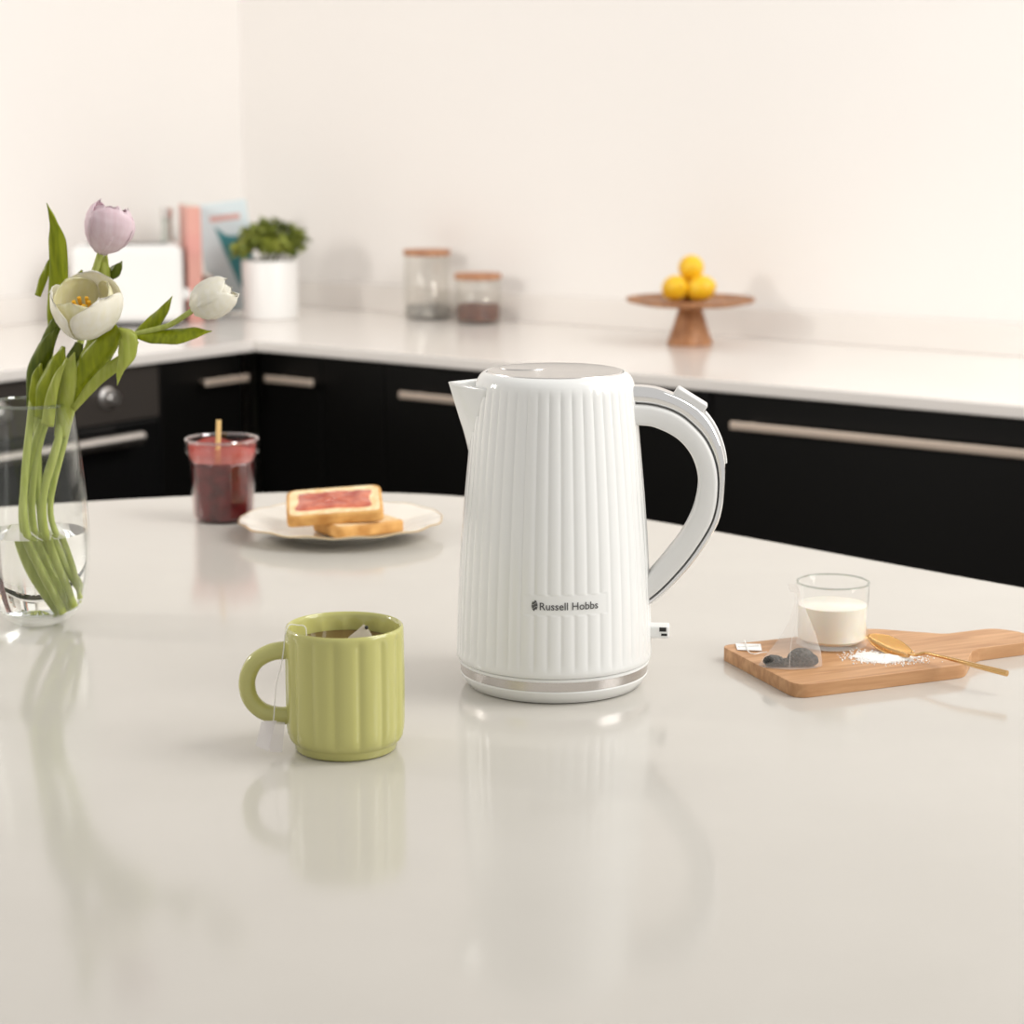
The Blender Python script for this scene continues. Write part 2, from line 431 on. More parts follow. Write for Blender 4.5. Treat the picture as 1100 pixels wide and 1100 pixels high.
md = so.modifiers.new('s', 'SOLIDIFY'); md.thickness = .0016; md.offset = -1
# handle
outer = [(676,413),(684,412.5),(702,414),(719,419),(737,427),(753,438),(764,451),(772,467),(777,484),(778.6,500),(778,520),(775,543),(766.5,566),(743,601),(714,632.5),(690,652)]
groove= [(676,431),(686,431),(702,432.5),(719,437),(733,444),(745,454),(754.5,464),(761.5,475),(767,488),(770.3,503),(771,520),(768.5,542),(760.5,564),(738,598),(710,629),(686,648)]
inner = [(676,454),(690,454.5),(700,455.5),(709,458.5),(719,463),(729.5,470),(738.5,480),(745,492),(748.5,505),(749,517),(747,531),(743,545),(736,560),(727,574.5),(708.5,598),(688,622)]
def side(pts, n=72): return cr([Vector((kl(x, y)[0], 0, kl(x, y)[1])) for x, y in pts], n)
def ribbon(bm, A, B, hw, e=.45, m=20):
    rings = []
    for a, b in zip(A, B):
        c = (a+b)/2; h = (b-a)/2; ring = []
        for k in range(m):
            t = 2*PI*k/m; cc, ss = math.cos(t), math.sin(t)
            ring.append(bm.verts.new(c + h*(abs(cc)**e*(1 if cc > 0 else -1)) + Vector((0, hw*abs(ss)**e*(1 if ss > 0 else -1), 0))))
        rings.append(ring)
    for a, b in zip(rings, rings[1:]):
        for k in range(m): bm.faces.new((a[k], a[(k+1)%m], b[(k+1)%m], b[k]))
    bm.faces.new(rings[0]); bm.faces.new(rings[-1][::-1]); return bm
O_, G_, I_ = side(outer), side(groove), side(inner)
hd = mk('handle', ribbon(bmesh.new(), I_, [g.lerp(i, .02) for g, i in zip(G_, I_)], .0140, .38, 28), M['kgrip'], kr, angle=60)
mk('trim', ribbon(bmesh.new(), G_, O_, .0118, .5, 24), M['chrome'], hd, angle=60)['label'] = 'polished chrome strip along the handle back'
# white inlay along the trim side and the upper push switch
b0 = [kl(723,419), kl(757,440)]
bm = bmesh.new()
d = Vector((b0[1][0]-b0[0][0], 0, b0[1][1]-b0[0][1])); Ln = d.length; d.normalize(); nrm = Vector((-d.z, 0, d.x)); nrm = nrm if nrm.z > 0 else -nrm
mt = Matrix.Translation(Vector((b0[0][0], 0, b0[0][1]))) @ Matrix(((d.x,0,nrm.x),(0,1,0),(d.z,0,nrm.z))).to_4x4()
box(bm, .001, Ln-.001, -.0085, .0085, -.004, .0062, mt)
bevel(mk('lid_button', bm, M['kgrip'], hd, smooth=False), .0018, 3)
sw = [O_[k]*1.0 for k in range(len(O_))]
def near(pt): 
    q = Vector((kl(*pt)[0], 0, kl(*pt)[1])); return min(range(len(O_)), key=lambda i: (O_[i]-q).length)
k0, k1 = near((757,441)), near((778.5,496))
cen = sum(O_, Vector())/len(O_)
segO = [O_[k] for k in range(k0, k1+1)]
outw = [(p-(G_[k0+i])).normalized() for i, p in enumerate(segO)]
mk('water_window', ribbon(bmesh.new(), [p-o*.001 for p, o in zip(segO, outw)], [p+o*.0016 for p, o in zip(segO, outw)], .0065, .5, 16), M['kgrip'], hd)
# on/off lever at the foot
sx0, sz0 = kl(694, 681.5); sx1, sz1 = kl(719, 668)
lv = boxo('power_switch', (sx0-.004, sx1, -.0075, .0075, sz0, sz1), M['kwhite'], kr, .002, 3)
# printed I / O marks on the lever
zt_ = sz1
bm = bmesh.new()
xw = sx1-.0085
box(bm, xw, xw+.0058, -.0077, -.0072, zt_-.0047, zt_-.0012)
box(bm, xw+.0016, xw+.0066, -.0077, -.0072, zt_-.0084, zt_-.0064)
mk('mark', bm, M['blackmark'], lv, smooth=False)
# writing
def text_mesh(s, size):
    cu = bpy.data.curves.new('txt', 'FONT'); cu.body = s; cu.size = size; cu.align_x = 'LEFT'; cu.resolution_u = 3
    cu.offset = size*.010
    o = bpy.data.objects.new('txt', cu); C.objects.link(o)
    dg = bpy.context.evaluated_depsgraph_get(); me = bpy.data.meshes.new_from_object(o.evaluated_get(dg))
    bpy.data.objects.remove(o); return me
def wrap(me, width, x0, z0, name, m, parent):
    xs_ = [v.co.x for v in me.vertices]; ys_ = [v.co.y for v in me.vertices]
    s = width/(max(xs_)-min(xs_)); mn = min(xs_)
    bm = bmesh.new(); bm.from_mesh(me)
    bmesh.ops.subdivide_edges(bm, edges=[e for e in bm.edges if e.calc_length()*s > .0012], cuts=2)
    for v in bm.verts:
        u = x0+(v.co.x-mn)*s; h = z0+v.co.y*s; R = Rk(h)+.0003
        t = th_logo+u/R; v.co = Vector((R*math.cos(t), R*math.sin(t), h))
    return mk(name, bm, m, parent, smooth=False)
ppm = 1/(F/(kc.y-.08)/1.0)               # metres per pixel at the front of the kettle
ppm *= 1/(1/ math.hypot(1,0))
wd = (643-576)*ppm*.99
wrap(text_mesh('Russell Hobbs', 1), wd, (576-605)*ppm, zl-.0034, 'logo_lettering', M['print'], kr)
# emblem: oval of three curved bars
bm = bmesh.new()
for k, (zc, hh) in enumerate(((.0027,.0011),(0,.0012),(-.0027,.0011))):
    nseg = 14
    pts = []
    for s in range(nseg+1):
        u = -1+2*s/nseg; pts.append((u, zc+hh+ .0008*math.sin(u*2.6)))
    for s in range(nseg, -1, -1):
        u = -1+2*s/nseg; pts.append((u, zc-hh+ .0008*math.sin(u*2.6)))
    vs = []
    for u, h in pts:
        half = .0025*math.sqrt(max(.02, 1-(h/.0047)**2)); uu = (570.3-605)*ppm+u*half
        R = Rk(zl+h)+.0003; t = th_logo+uu/R
        vs.append(bm.verts.new((R*math.cos(t), R*math.sin(t), zl+h)))
    bm.faces.new(vs)
mk('logo_emblem', bm, M['print'], kr, smooth=False)

# ================================================================== MUG
mc = at(372, 803); mr = root('mug', mc, 0, 'yellow-green ribbed ceramic mug of tea with a round loop handle', 'mug')
R0 = .0452; MH = .0965; NM = 15
def rm(t, r, z):
    if r < .03: return r
    A = .0021*smooth(.0075, .014, z)*(1-smooth(MH-.008, MH-.002, z))
    if r < R0-.0028: return r - .5*A*(1-abs(math.cos(NM/2*(t+.20))))
    w = 1-abs(math.cos(NM/2*(t+.20)))
    return r-A*w**1.5
prof = [(0,.002),(.030,.002),(.0345,.0005),(.0375,.0005),(.0388,.0020),(.0392,.0060),(.0400,.0072),(.0425,.0090),(.0442,.0125),(.0450,.018)]
prof += [(R0-.0001+.0002*math.sin(i/10*PI), .022+i*(MH-.030)/12) for i in range(13)]
prof += [(R0-.0002, MH-.006),(R0-.0004,MH-.003),(R0-.0011,MH-.0008),(R0-.0022,MH),(R0-.0033,MH-.0008),(R0-.0040,MH-.003),(R0-.0042,MH-.008)]
prof += [(R0-.0045, MH-.012-i*.006) for i in range(10)] + [(.036,.016),(.02,.011),(0,.010)]
mk('body', lathe(bmesh.new(), prof, NM*16, rm), M['mug'], mr, angle=50)
hp = [(318,700),(306,698.5),(290,701),(275,710),(267,724),(265.5,738),(270,752),(281,763),(296,768),(310,768.5),(320,768)]
pts = []
for x, y in hp:
    p = VY(x, y, mc.y); pts.append((p.x-mc.x, 0, p.z))
bm = tube(bmesh.new(), pts, lambda t: .0064+.0012*abs(2*t-1)**3, 20, 70)
mk('handle', bm, M['mug'], mr)
tl = MH-.0135
tag(mk('tea', lathe(bmesh.new(), [(0,tl-.03),(.0385,tl-.03),(.0385,tl),(0,tl)], 64), M['tea'], loc=mc), 'brown tea filling the yellow-green mug', 'tea')
# bag in the mug
def teabag_mesh(bm, base, apex, neck=.75, tip=.006):
    """pyramid bag: base corner points, apex; narrow neck and flared tip"""
    n = len(base); c = sum(base, Vector())/n; rows = []
    for s, k in ((0,1),(.12,.95),(.3,.72),(.5,.46),(.68,.25),(.8,.13),(.88,.10),(.95,.14),(1,.17)):
        ring = []
        ctr = c.lerp(apex, s)
        for i in range(n):
            a, b = base[i]-c, base[(i+1)%n]-c
            for t in (0,.25,.5,.75):
                q = a.lerp(b, t)*(1+.10*math.sin(PI*t)*(s > .02))
                ring.append(bm.verts.new(ctr + q*k + Vector((0,0,.0006*math.sin(9*t+i+s*6)))))
        rows.append(ring)
    m = len(rows[0])
    for a, b in zip(rows, rows[1:]):
        for k in range(m): bm.faces.new((a[k], a[(k+1)%m], b[(k+1)%m], b[k]))
    bm.faces.new(rows[0][::-1])
    return bm
ti = root('tea_bag', mc+Vector((.014, -.004, tl-.004)), 0, 'pyramid tea bag poking out of the tea in the yellow-green mug', 'tea bag')
bs = [Vector((-.019,-.004,0)), Vector((.016,-.006,0)), Vector((.004,.018,0))]
bm = bmesh.new(); a_ = [bm.verts.new(b) for b in bs]; tpv = bm.verts.new((.001,.0,.0195))
for i in range(3): bm.faces.new((a_[i], a_[(i+1)%3], tpv))
bm.faces.new(a_[::-1]); bmesh.ops.subdivide_edges(bm, edges=bm.edges, cuts=3, use_grid_fill=True)
for v in bm.verts: v.co += Vector((random.uniform(-1,1),random.uniform(-1,1),random.uniform(-1,1)))*.0006
gb = gauze('wet_gauze', (.85,.80,.70), .8)
mk('bag', bm, gb, ti)
bm = bmesh.new(); bmesh.ops.create_icosphere(bm, subdivisions=2, radius=.0015, matrix=Matrix.Translation((.003,-.0015,.0165)))
mk('tea_leaf', bm, M['tealeaf'], ti)
# string over the rim, down past the handle to the tag
def sp_(px, py, dy): 
    p = VY(px, py, mc.y+dy); return p-Vector(ti.location)
st = [Vector((-.017,-.005,.001)), Vector((-.028,-.008,-.001)), Vector((-.040,-.009,.006)), sp_(328,674,-.012), sp_(319,671.5,-.012), sp_(311,671.5,-.014), sp_(306.5,680,-.016), sp_(305,695,-.018), sp_(302,715,-.018), sp_(297,735,-.019), sp_(295,757,-.020), sp_(294,772,-.019), sp_(291,789,-.019)]
mk('string', tube(bmesh.new(), st, .00042, 6, 80), M['thread'], ti)
def tagquad(bm, pts, th=.0004):
    n = (pts[1]-pts[0]).cross(pts[3]-pts[0]).normalized()*th
    a = [bm.verts.new(p-n) for p in pts]; b = [bm.verts.new(p+n) for p in pts]
    bm.faces.new(a[::-1]); bm.faces.new(b)
    for i in range(4): bm.faces.new((a[i], a[(i+1)%4], b[(i+1)%4], b[i]))
bm = bmesh.new()
tagquad(bm, [sp_(284,774,-.018), sp_(306,776,-.014), sp_(303,808,-.023), sp_(290,808,-.026)])
tagquad(bm, [sp_(281,775,-.020), sp_(297,774,-.020), sp_(288,807,-.031), sp_(274.5,801,-.030)])
mk('paper_tag', bm, M['tagpaper'], ti, smooth=False)

# ================================================================== CUTTING BOARD
BO = Vector((.285, 1.774, 0)); BR = math.radians(24)
br = root('cutting_board', BO, BR, 'small light brown wooden serving board with short handle', 'board')
outl = [(-.0775,.0715,.012),(-.0865,-.0715,.014),(.082,-.0715,.022),(.1135,-.0375,.010),(.128,-.030,.01),(.185,-.0290,.022),(.200,0.0,.02),(.185,.027,.022),(.130,.026,.02),(.108,.046,.03),(.080,.0715,.03)]
bo = mk('plank', extrude_poly(bmesh.new(), round_poly(outl, 8), .0, .012), M['board'], br)
bevel(bo, .0022, 3)
ZB = .012
def on_board(px, py, z=ZB): return at(px, py, z)
# milk glass
gc = at(893, 691.5, ZB+.001)
gl = root('glass_tumbler', gc, 0, 'small clear glass of milk standing on the wooden board', 'glass')
gr_ = .0322; gh = .0572
mk('tumbler', lathe(bmesh.new(), [(0,0),(gr_-.004,0),(gr_-.0008,.0012),(gr_,.004),(gr_,gh-.001),(gr_-.0007,gh),(gr_-.0014,gh-.001),(gr_-.0015,.006),(gr_-.004,.0035),(0,.0035)], 72), M['glass'], gl)
mk('rim', lathe(bmesh.new(), [(gr_+.0001,gh-.0016),(gr_+.0003,gh-.0004),(gr_-.0007,gh+.0003),(gr_-.0016,gh-.0004),(gr_-.0014,gh-.0016)], 72, close=True), thin_glass('rim_glass', (.80,.82,.80), base=.12, edge=.7), gl)
tag(mk('milk', lathe(bmesh.new(), [(0,.0038),(gr_-.006,.0038),(gr_-.0022,.007),(gr_-.0019,.0362),(gr_-.0024,.0366),(0,.0362)], 64), M['milk'], loc=gc), 'creamy milk filling two thirds of the small glass', 'milk')
# tea bag on the board
tb0 = at(850, 716, ZB)
tb = root('tea_bag', tb0, 0, 'dry white mesh pyramid tea bag leaning on the milk glass, on the board', 'tea bag')
Lp = at(815, 713.5, ZB+.001)-tb0; Rp = at(883, 721, ZB+.001)-tb0; Bp = at(852, 699, ZB+.001)-tb0
Fp = at(848, 716.5, ZB+.001)-tb0
ap = VY(855, 629, tb0.y+.012)-tb0
bm = bmesh.new()
# lofted outline: silhouettes of left and right edges read off by height
prows = [ # (y, xleft, xright, half depth)
 (716,815,883,.016),(709,818,883,.0165),(700,826,882,.0150),(690,834,879,.013),(680,841,876,.0105),(668,847,871,.008),(656,851,866,.0055),(646,853.5,862.5,.0038),(638,852.5,861,.003),(632,850,861,.002),(628,849,862,.001)]
rings = []
for i, (y, xl, xr, hd_) in enumerate(prows):
    s = i/(len(prows)-1)
    Y = tb0.y+.002+.014*s
    a = VY(xl, y, Y)-tb0; b = VY(xr, y, Y)-tb0
    if i == 0: a.z = b.z = .0008
    c = (a+b)/2; ring = []
    m = 24
    for k in range(m):
        t = 2*PI*k/m; cc, ss = math.cos(t), math.sin(t)
        wob = .0006*math.sin(3*t+4*s)*(1-s)
        x = (abs(cc)**.9)*(1 if cc > 0 else -1)
        ring.append(bm.verts.new(c+(b-a)/2*x+Vector((0, ss*hd_*(1-.22*abs(cc))+wob, (-.0035*(-ss)*(i < 3)*(1-abs(cc)) if i else 0)))))
    rings.append(ring)
for a, b in zip(rings, rings[1:]):
    for k in range(24): bm.faces.new((a[k], a[(k+1)%24], b[(k+1)%24], b[k]))
bm.faces.new(rings[0][::-1])
mk('bag', bm, M['gauze'], tb)
bm = bmesh.new()
tagquad(bm, [VY(849,636,tb0.y+.015)-tb0, VY(846,628,tb0.y+.012)-tb0, VY(855,627,tb0.y+.012)-tb0, VY(860,637,tb0.y+.015)-tb0], .0002)
tube(bm, [VY(857,640,tb0.y+.009)-tb0, VY(855,668,tb0.y-.001)-tb0, VY(850,690,tb0.y-.009)-tb0, VY(848,717,tb0.y-.0145)-tb0], .0004, 6)
mk('seam', bm, M['gauze'], tb)
bm = bmesh.new()
for (x, y, wx, wz) in ((831,710,.0090,.0050),(840,712,.0085,.0036),(860,709,.0115,.0085),(868,712,.0085,.0062),(852,713,.007,.004)):
    c = VY(x, y, tb0.y+.001)-tb0
    mm = Matrix.Translation((c.x, c.y-.001, wz*.8+.0008)) @ Matrix.Diagonal((wx, .0060, wz, 1))
    bmesh.ops.create_icosphere(bm, subdivisions=4, radius=1, matrix=mm)
for v in bm.verts:
    v.co += Vector([random.uniform(-1,1)*.0005 for _ in range(3)]); v.co.z = max(v.co.z, .0012)
for _ in range(100):
    u = random.random(); p = VY(823+52*u, 715-random.random()*6, tb0.y-.004+random.random()*.006)-tb0
    bmesh.ops.create_cube(bm, size=.0016, matrix=Matrix.Translation((p.x, p.y, max(p.z, .0014))) @ Euler((u*9, u*7, u*5)).to_matrix().to_4x4())
tag(mk('tea_leaves', bm, M['tealeaf'], tb, smooth=False), 'loose dark tea leaves', None, kind='stuff')
del bpy.data.objects['tea_leaves']['category']
# its tag lying on the board with string
bm = bmesh.new()
def ob(px, py, dz=.0): return at(px, py, ZB+dz)-tb0
tagquad(bm, [ob(790,691.5,.0008), ob(817,692,.001), ob(818.5,699,.001), ob(792,698,.0008)], .0003)
tg = mk('paper_tag', bm, M['paper'], tb, smooth=False)
bm = bmesh.new(); tube(bm, [ob(800,688,.0018), ob(802,695,.0016), ob(804,700,.0016), ob(810,702.5,.0012), ob(818,701,.0012), ob(824,700.5,.002)], .0005, 6)
tube(bm, [ob(793,694.5,.0018), ob(802,694,.0018), ob(815,693.5,.0018)], .0005, 6)
mk('string', bm, M['thread'], tb)
# sugar
sc = at(949, 706.5, ZB)
bm = bmesh.new()
n = 40; rings = 9
ctrv = bm.verts.new((0,0,.0026)); prev = None
for j in range(1, rings+1):
    s = j/rings; ring = []
    for i in range(n):
        t = 2*PI*i/n; rr = s*(.027+.004*math.sin(3*t+1)+.003*math.sin(7*t)+.0015*random.random())
        z = .0024*(1-s)**1.2*(1+.3*math.sin(5*t+s*6))+random.uniform(0,.0004)
        if j == rings: z = 0
        ring.append(bm.verts.new((rr*math.cos(t)*.98, rr*math.sin(t)*.62, max(z,0)+.0001)))
    if prev is None:
        for i in range(n): bm.faces.new((ctrv, ring[i], ring[(i+1)%n]))
    else:
        for i in range(n): bm.faces.new((prev[i], ring[i], ring[(i+1)%n], prev[(i+1)%n]))
    prev = ring
for _ in range(650):
    t = random.uniform(0, 2*PI); q = abs(random.gauss(0, 1)); r = .017+.009*q
    x, y = r*math.cos(t)*1.12, r*math.sin(t)*.75
    s = random.uniform(.0003,.0006)
    bmesh.ops.create_cube(bm, size=s*2, matrix=Matrix.Translation((x, y, s)) @ Euler((random.random()*3, random.random()*3, random.random()*3)).to_matrix().to_4x4())
tag(mk('sugar', bm, M['sugar'], loc=sc, smooth=False), 'spilled white sugar scattered on the wooden board', 'sugar', kind='stuff')
# gold teaspoon
ss0 = at(975, 705, ZB)
sr = root('teaspoon', ss0, 0, 'gold teaspoon resting in the sugar, handle reaching over the board edge', 'spoon')
a = at(932.5, 682.5, ZB+.010)-ss0; b = at(979, 703.5, ZB+.004)-ss0
ax = (b-a); Ls = ax.length; axn = ax.normalized(); sd = axn.cross(Vector((0,0,1))).normalized(); upn = sd.cross(axn).normalized()
# tilt the bowl a little to the camera
tl_ = Matrix.Rotation(math.radians(38), 3, axn); sd = tl_ @ sd; upn = tl_ @ upn
bm = bmesh.new(); rows = []
NS, NT = 20, 14
for i in range(NS+1):
    s = i/NS; w = .0092*(math.sin(PI*min(1, s*.93+.02))**.62)*(1-.25*s*s)+ .0012*s
    row = []
    for k in range(NT+1):
        v = -1+2*k/NT; dep = .0052*(1-v*v)*math.sin(PI*min(1, s+.02))**.8
        row.append(bm.verts.new(a+axn*(Ls*s)+sd*(w*v)-upn*dep))
    rows.append(row)
for p, q in zip(rows, rows[1:]):
    for k in range(NT): bm.faces.new((p[k], p[k+1], q[k+1], q[k]))
o = mk('bowl', bm, M['gold'], sr); md = o.modifiers.new('s', 'SOLIDIFY'); md.thickness = .0009
hpt = [b-axn*.003, at(984,703.5,ZB+.006)-ss0, at(994,701.5,ZB+.008)-ss0, at(1006,704,ZB+.0085)-ss0, at(1028,709.5,ZB+.009)-ss0, at(1052,716,ZB+.008)-ss0, at(1082,723.5,ZB+.007)-ss0]
mk('handle', tube(bmesh.new(), hpt, lambda t: .0015+.0011*smooth(.5,1,t), 12, 60), M['gold'], sr)

# ================================================================== PLATE, TOAST, JAM JAR
pc = at(366.5, 573.5); pr = root('plate', pc, 0, 'cream scalloped side plate with thin gold edge holding toast', 'plate')
PRr = .1175
def rp(t, r, z):
    k = smooth(.09, PRr, r)
    return r*(1+.014*k*(abs(math.sin(7*t))-.5))
def zs(bm):
    for v in bm.verts:
        r = v.co.xy.length; t = math.atan2(v.co.y, v.co.x); v.co.z += .0008*smooth(.09,PRr,r)*math.cos(14*t)
    return bm
mk('dish', zs(lathe(bmesh.new(), [(0,.002),(.055,.002),(.056,0),(.060,0),(.062,.0025),(.078,.006),(.098,.0125),(PRr-.001,.0172),(PRr,.0182),(PRr-.001,.0188),(.097,.0145),(.077,.0085),(.062,.0055),(0,.0050)], 168, rp)), M['china'], pr)
mk('gold_edge', zs(lathe(bmesh.new(), [(PRr-.0014,.0178),(PRr+.0004,.0178),(PRr+.0004,.0186),(PRr-.0014,.0192)], 168, rp, close=True)), M['goldrim'], pr)
def slice_poly(w, h, r=.014): return round_poly([(-w/2,-h/2,r*.6),(w/2,-h/2,r*.6),(w/2,h/2,r),(-w/2,h/2,r)], 6)
def toast(name, w, h, t, M4, label, spread=False):
    r = root(name, (0,0,0), 0, label, 'toast', None); r.matrix_world = M4; 
    cb = mk('crust', extrude_poly(bmesh.new(), slice_poly(w, h), 0, t), M['crust'], r); bevel(cb, .0022, 2)
    bm = extrude_poly(bmesh.new(), slice_poly(w-.007, h-.007), -.0004, t+.0005)
    mk('crumb', bm, M['crumb'], r)
    if spread:
        bm = bmesh.new()
        P = closed_cr([(-.045,-.021),(-.03,-.026),(0,-.023),(.03,-.027),(.042,-.022),(.040,0),(.043,.022),(.02,.024),(0,.027),(-.02,.023),(-.040,.024),(-.041,.0)], 5)
        n = len(P); prev = None; c0_ = bm.verts.new((0,0,t+.0025))
        for j in range(1, 7):
            s = j/6
            ring = [bm.verts.new((p.x*s, p.y*s, t+(.0005 if j == 6 else .0018+random.uniform(0,.0013)))) for p in P]
            for i in range(n):
                if prev is None: bm.faces.new((c0_, ring[i], ring[(i+1)%n]))
                else: bm.faces.new((prev[i], ring[i], ring[(i+1)%n], prev[(i+1)%n]))
            prev = ring
        mk('jam_layer', bm, M['jamspread'], r)['label'] = 'glossy red jam spread over the top'
    return r
# lower slice flat on the plate, corner towards the camera
p1 = VY(384, 566, pc.y-.0)
toast('toast_slice', .086, .072, .0140, Matrix.Translation((pc.x+.020, pc.y-.014, .0062)) @ Matrix.Rotation(math.radians(33), 4, 'Z'), 'plain golden toast slice lying flat on the plate under the jam toast')
toast('toast_slice', .110, .080, .0130, Matrix.Translation((pc.x-.006, pc.y-.008, .0287)) @ Matrix.Rotation(math.radians(6), 4, 'Z') @ Matrix.Rotation(math.radians(13), 4, 'X') @ Matrix.Rotation(math.radians(-3.5), 4, 'Y') , 'toast slice spread with red jam on top of the stack', True)
# jar
jc = at(240.5, 558); jr = root('jam_jar', jc, .1, 'faceted open glass jar of dark red jam beside the toast plate', 'jar')
rb, rj = .0365, .0432
def rjf(t, r, z):
    k = smooth(.004,.010,z)*(1-smooth(.072,.078,z)); a = PI/10
    return r*((1-k)+k*math.cos(a)/math.cos(((t) % (2*a))-a)*1.02)
jp = [(0,.0005),(.033,.0005),(rb-.0015,.003),(rb,.006),(.0388,.074),(.0402,.0775),(.0404,.0800),(.0432,.0815),(.0440,.085),(.0440,.094),(.0433,.0975),(.0425,.0982),(.0412,.0975),(.0405,.092),(.0398,.080),(.0374,.072),(.0356,.006),(.033,.0022),(0,.0022)]
mk('glass_body', lathe(bmesh.new(), jp, 120, rjf), M['jglass'], jr, angle=25)
mk('rim', lathe(bmesh.new(), [(.0420,.0965),(.0438,.0960),(.0442,.0978),(.0430,.0995),(.0413,.0988),(.0408,.0968)], 72, close=True), thin_glass('jar_rim_glass', (.85,.66,.66), base=.25, edge=.9), jr)
def jamr(t, r, z): return rjf(t, r, z)*.955
jm = tag(mk('jam', lathe(bmesh.new(), [(0,.0025),(.033,.0025),(.0352,.006),(.0378,.0695),(.0362,.0720),(.02,.0700),(0,.0715)], 120, jamr), M['jam'], loc=jc, angle=25), 'dark red jam filling the faceted glass jar', 'jam'); jm.rotation_euler = (0,0,.1)
sm = mk('jam_residue', lathe(bmesh.new(), [(.0362,.0722),(.0374,.076),(.0390,.080),(.0396,.085),(.0399,.092)], 96, lambda t,r,z: r*(1+.004*math.sin(5*t))), M['jamsmear'], jr)
for v in sm.data.vertices:
    if v.co.z > .088: v.co.z += .003*math.sin(math.atan2(v.co.y, v.co.x)*4)
sa = VY(235, 451, jc.y-.004); sb = VY(233.5, 505, jc.y-.012)
tag(mk('wooden_stick', tube(bmesh.new(), [sa, (sa+sb)/2, sb], .0030, 12), M['stick']), 'pale wooden spoon handle standing in the jam jar', 'spoon')

# ================================================================== VASE AND TULIPS
vc = at(42, 667.5); vr = root('vase', vc, 0, 'tall clear glass vase half full of water holding tulips', 'vase')
def vz(y): return VY(42, y, vc.y).z
S = 1.0/1125*.995
vp = [(y, (x-42)*S) for y, x in ((667.5,70),(661,79),(652,87),(640,92),(620,96.5),(598,98.6),(570,99.4),(545,98.4),(520,96.6),(490,93.8),(460,90.6),(440,88.6),(432,88))]
op = [(r, max(.0, vz(y))) for y, r in vp]; op[0] = (op[0][1] and op[0][0] or op[0][0], .0005)
op[0] = (.023, .0003)
ip = [(max(r-.0022, .01), z) for r, z in op[1:]][::-1]
ip[-1] = (ip[-1][0], .009)
ip = [q for q in ip if q[1] > .0085]
prof = [(0,.0003)] + op + [(op[-1][0]-.0011, op[-1][1]+.0008)] + ip + [(.018,.0075),(0,.007)]
mk('glass_body', lathe(bmesh.new(), prof, 96), M['vglass'], vr)
zt2 = op[-1][1]; rt2 = op[-1][0]
mk('rim', lathe(bmesh.new(), [(rt2-.0024,zt2-.0008),(rt2-.0011,zt2+.0012),(rt2+.0003,zt2-.0004),(rt2-.001,zt2-.002)], 96, close=True), thin_glass('vase_rim_glass', (.84,.86,.80), base=.12, edge=.7), vr)
wz = vz(571)
wp = [(0,.0082),(.018,.0085)] + [(r-.0030, z) for r, z in op if .012 < z < wz-.004]
rw = wp[-1][0]
wp += [(rw, wz), (rw-.001, wz), (0, wz)]
tag(mk('water', lathe(bmesh.new(), wp, 96), M['water'], loc=vc), 'clear water in the glass vase around the stems', 'water')

YB = vc.y
def vp3(px, py, dy=0): return VY(px, py, YB+dy)
def leaf(parent, pts, widths, m, name='leaf', twist=0.0, cup=.35, facing=(0,-1,.15), base=None):
    """strip along pts (world), half widths in metres, facing roughly to the camera"""
    N = 30; P = cr(pts, N); bm = bmesh.new(); rows = []; MW = 8
    for i in range(N):
        s = i/(N-1); t = (P[min(i+1,N-1)]-P[max(i-1,0)]).normalized()
        f_ = Vector(facing).normalized(); f_ = (Matrix.Rotation(twist*s if not callable(twist) else twist(s), 3, t) @ f_)
        sdv = t.cross(f_).normalized(); nv = sdv.cross(t).normalized()
        w = max(.0003, cr1(widths, s)); row = []
        for k in range(MW+1):
            v = -1+2*k/MW
            row.append(bm.verts.new(P[i]+sdv*(w*v)+nv*(w*cup*(v*v))*(-1)+nv*(.0006*math.sin(14*s+3*v))))
        rows.append(row)
    for a, b in zip(rows, rows[1:]):
        for k in range(MW): bm.faces.new((a[k], a[k+1], b[k+1], b[k]))
    bmesh.ops.translate(bm, verts=bm.verts, vec=-Vector(parent.location))
    o = mk(name, bm, m, parent, angle=180)
    md = o.modifiers.new('s', 'SOLIDIFY'); md.thickness = .0006
    return o
def stem(parent, pts, r=.0034, m=None):
    bm = tube(bmesh.new(), pts, lambda t: r*(1.08-.12*t), 14, 60)
    bmesh.ops.translate(bm, verts=bm.verts, vec=-Vector(parent.location))
    return mk('stem', bm, m or M['stem'], parent)
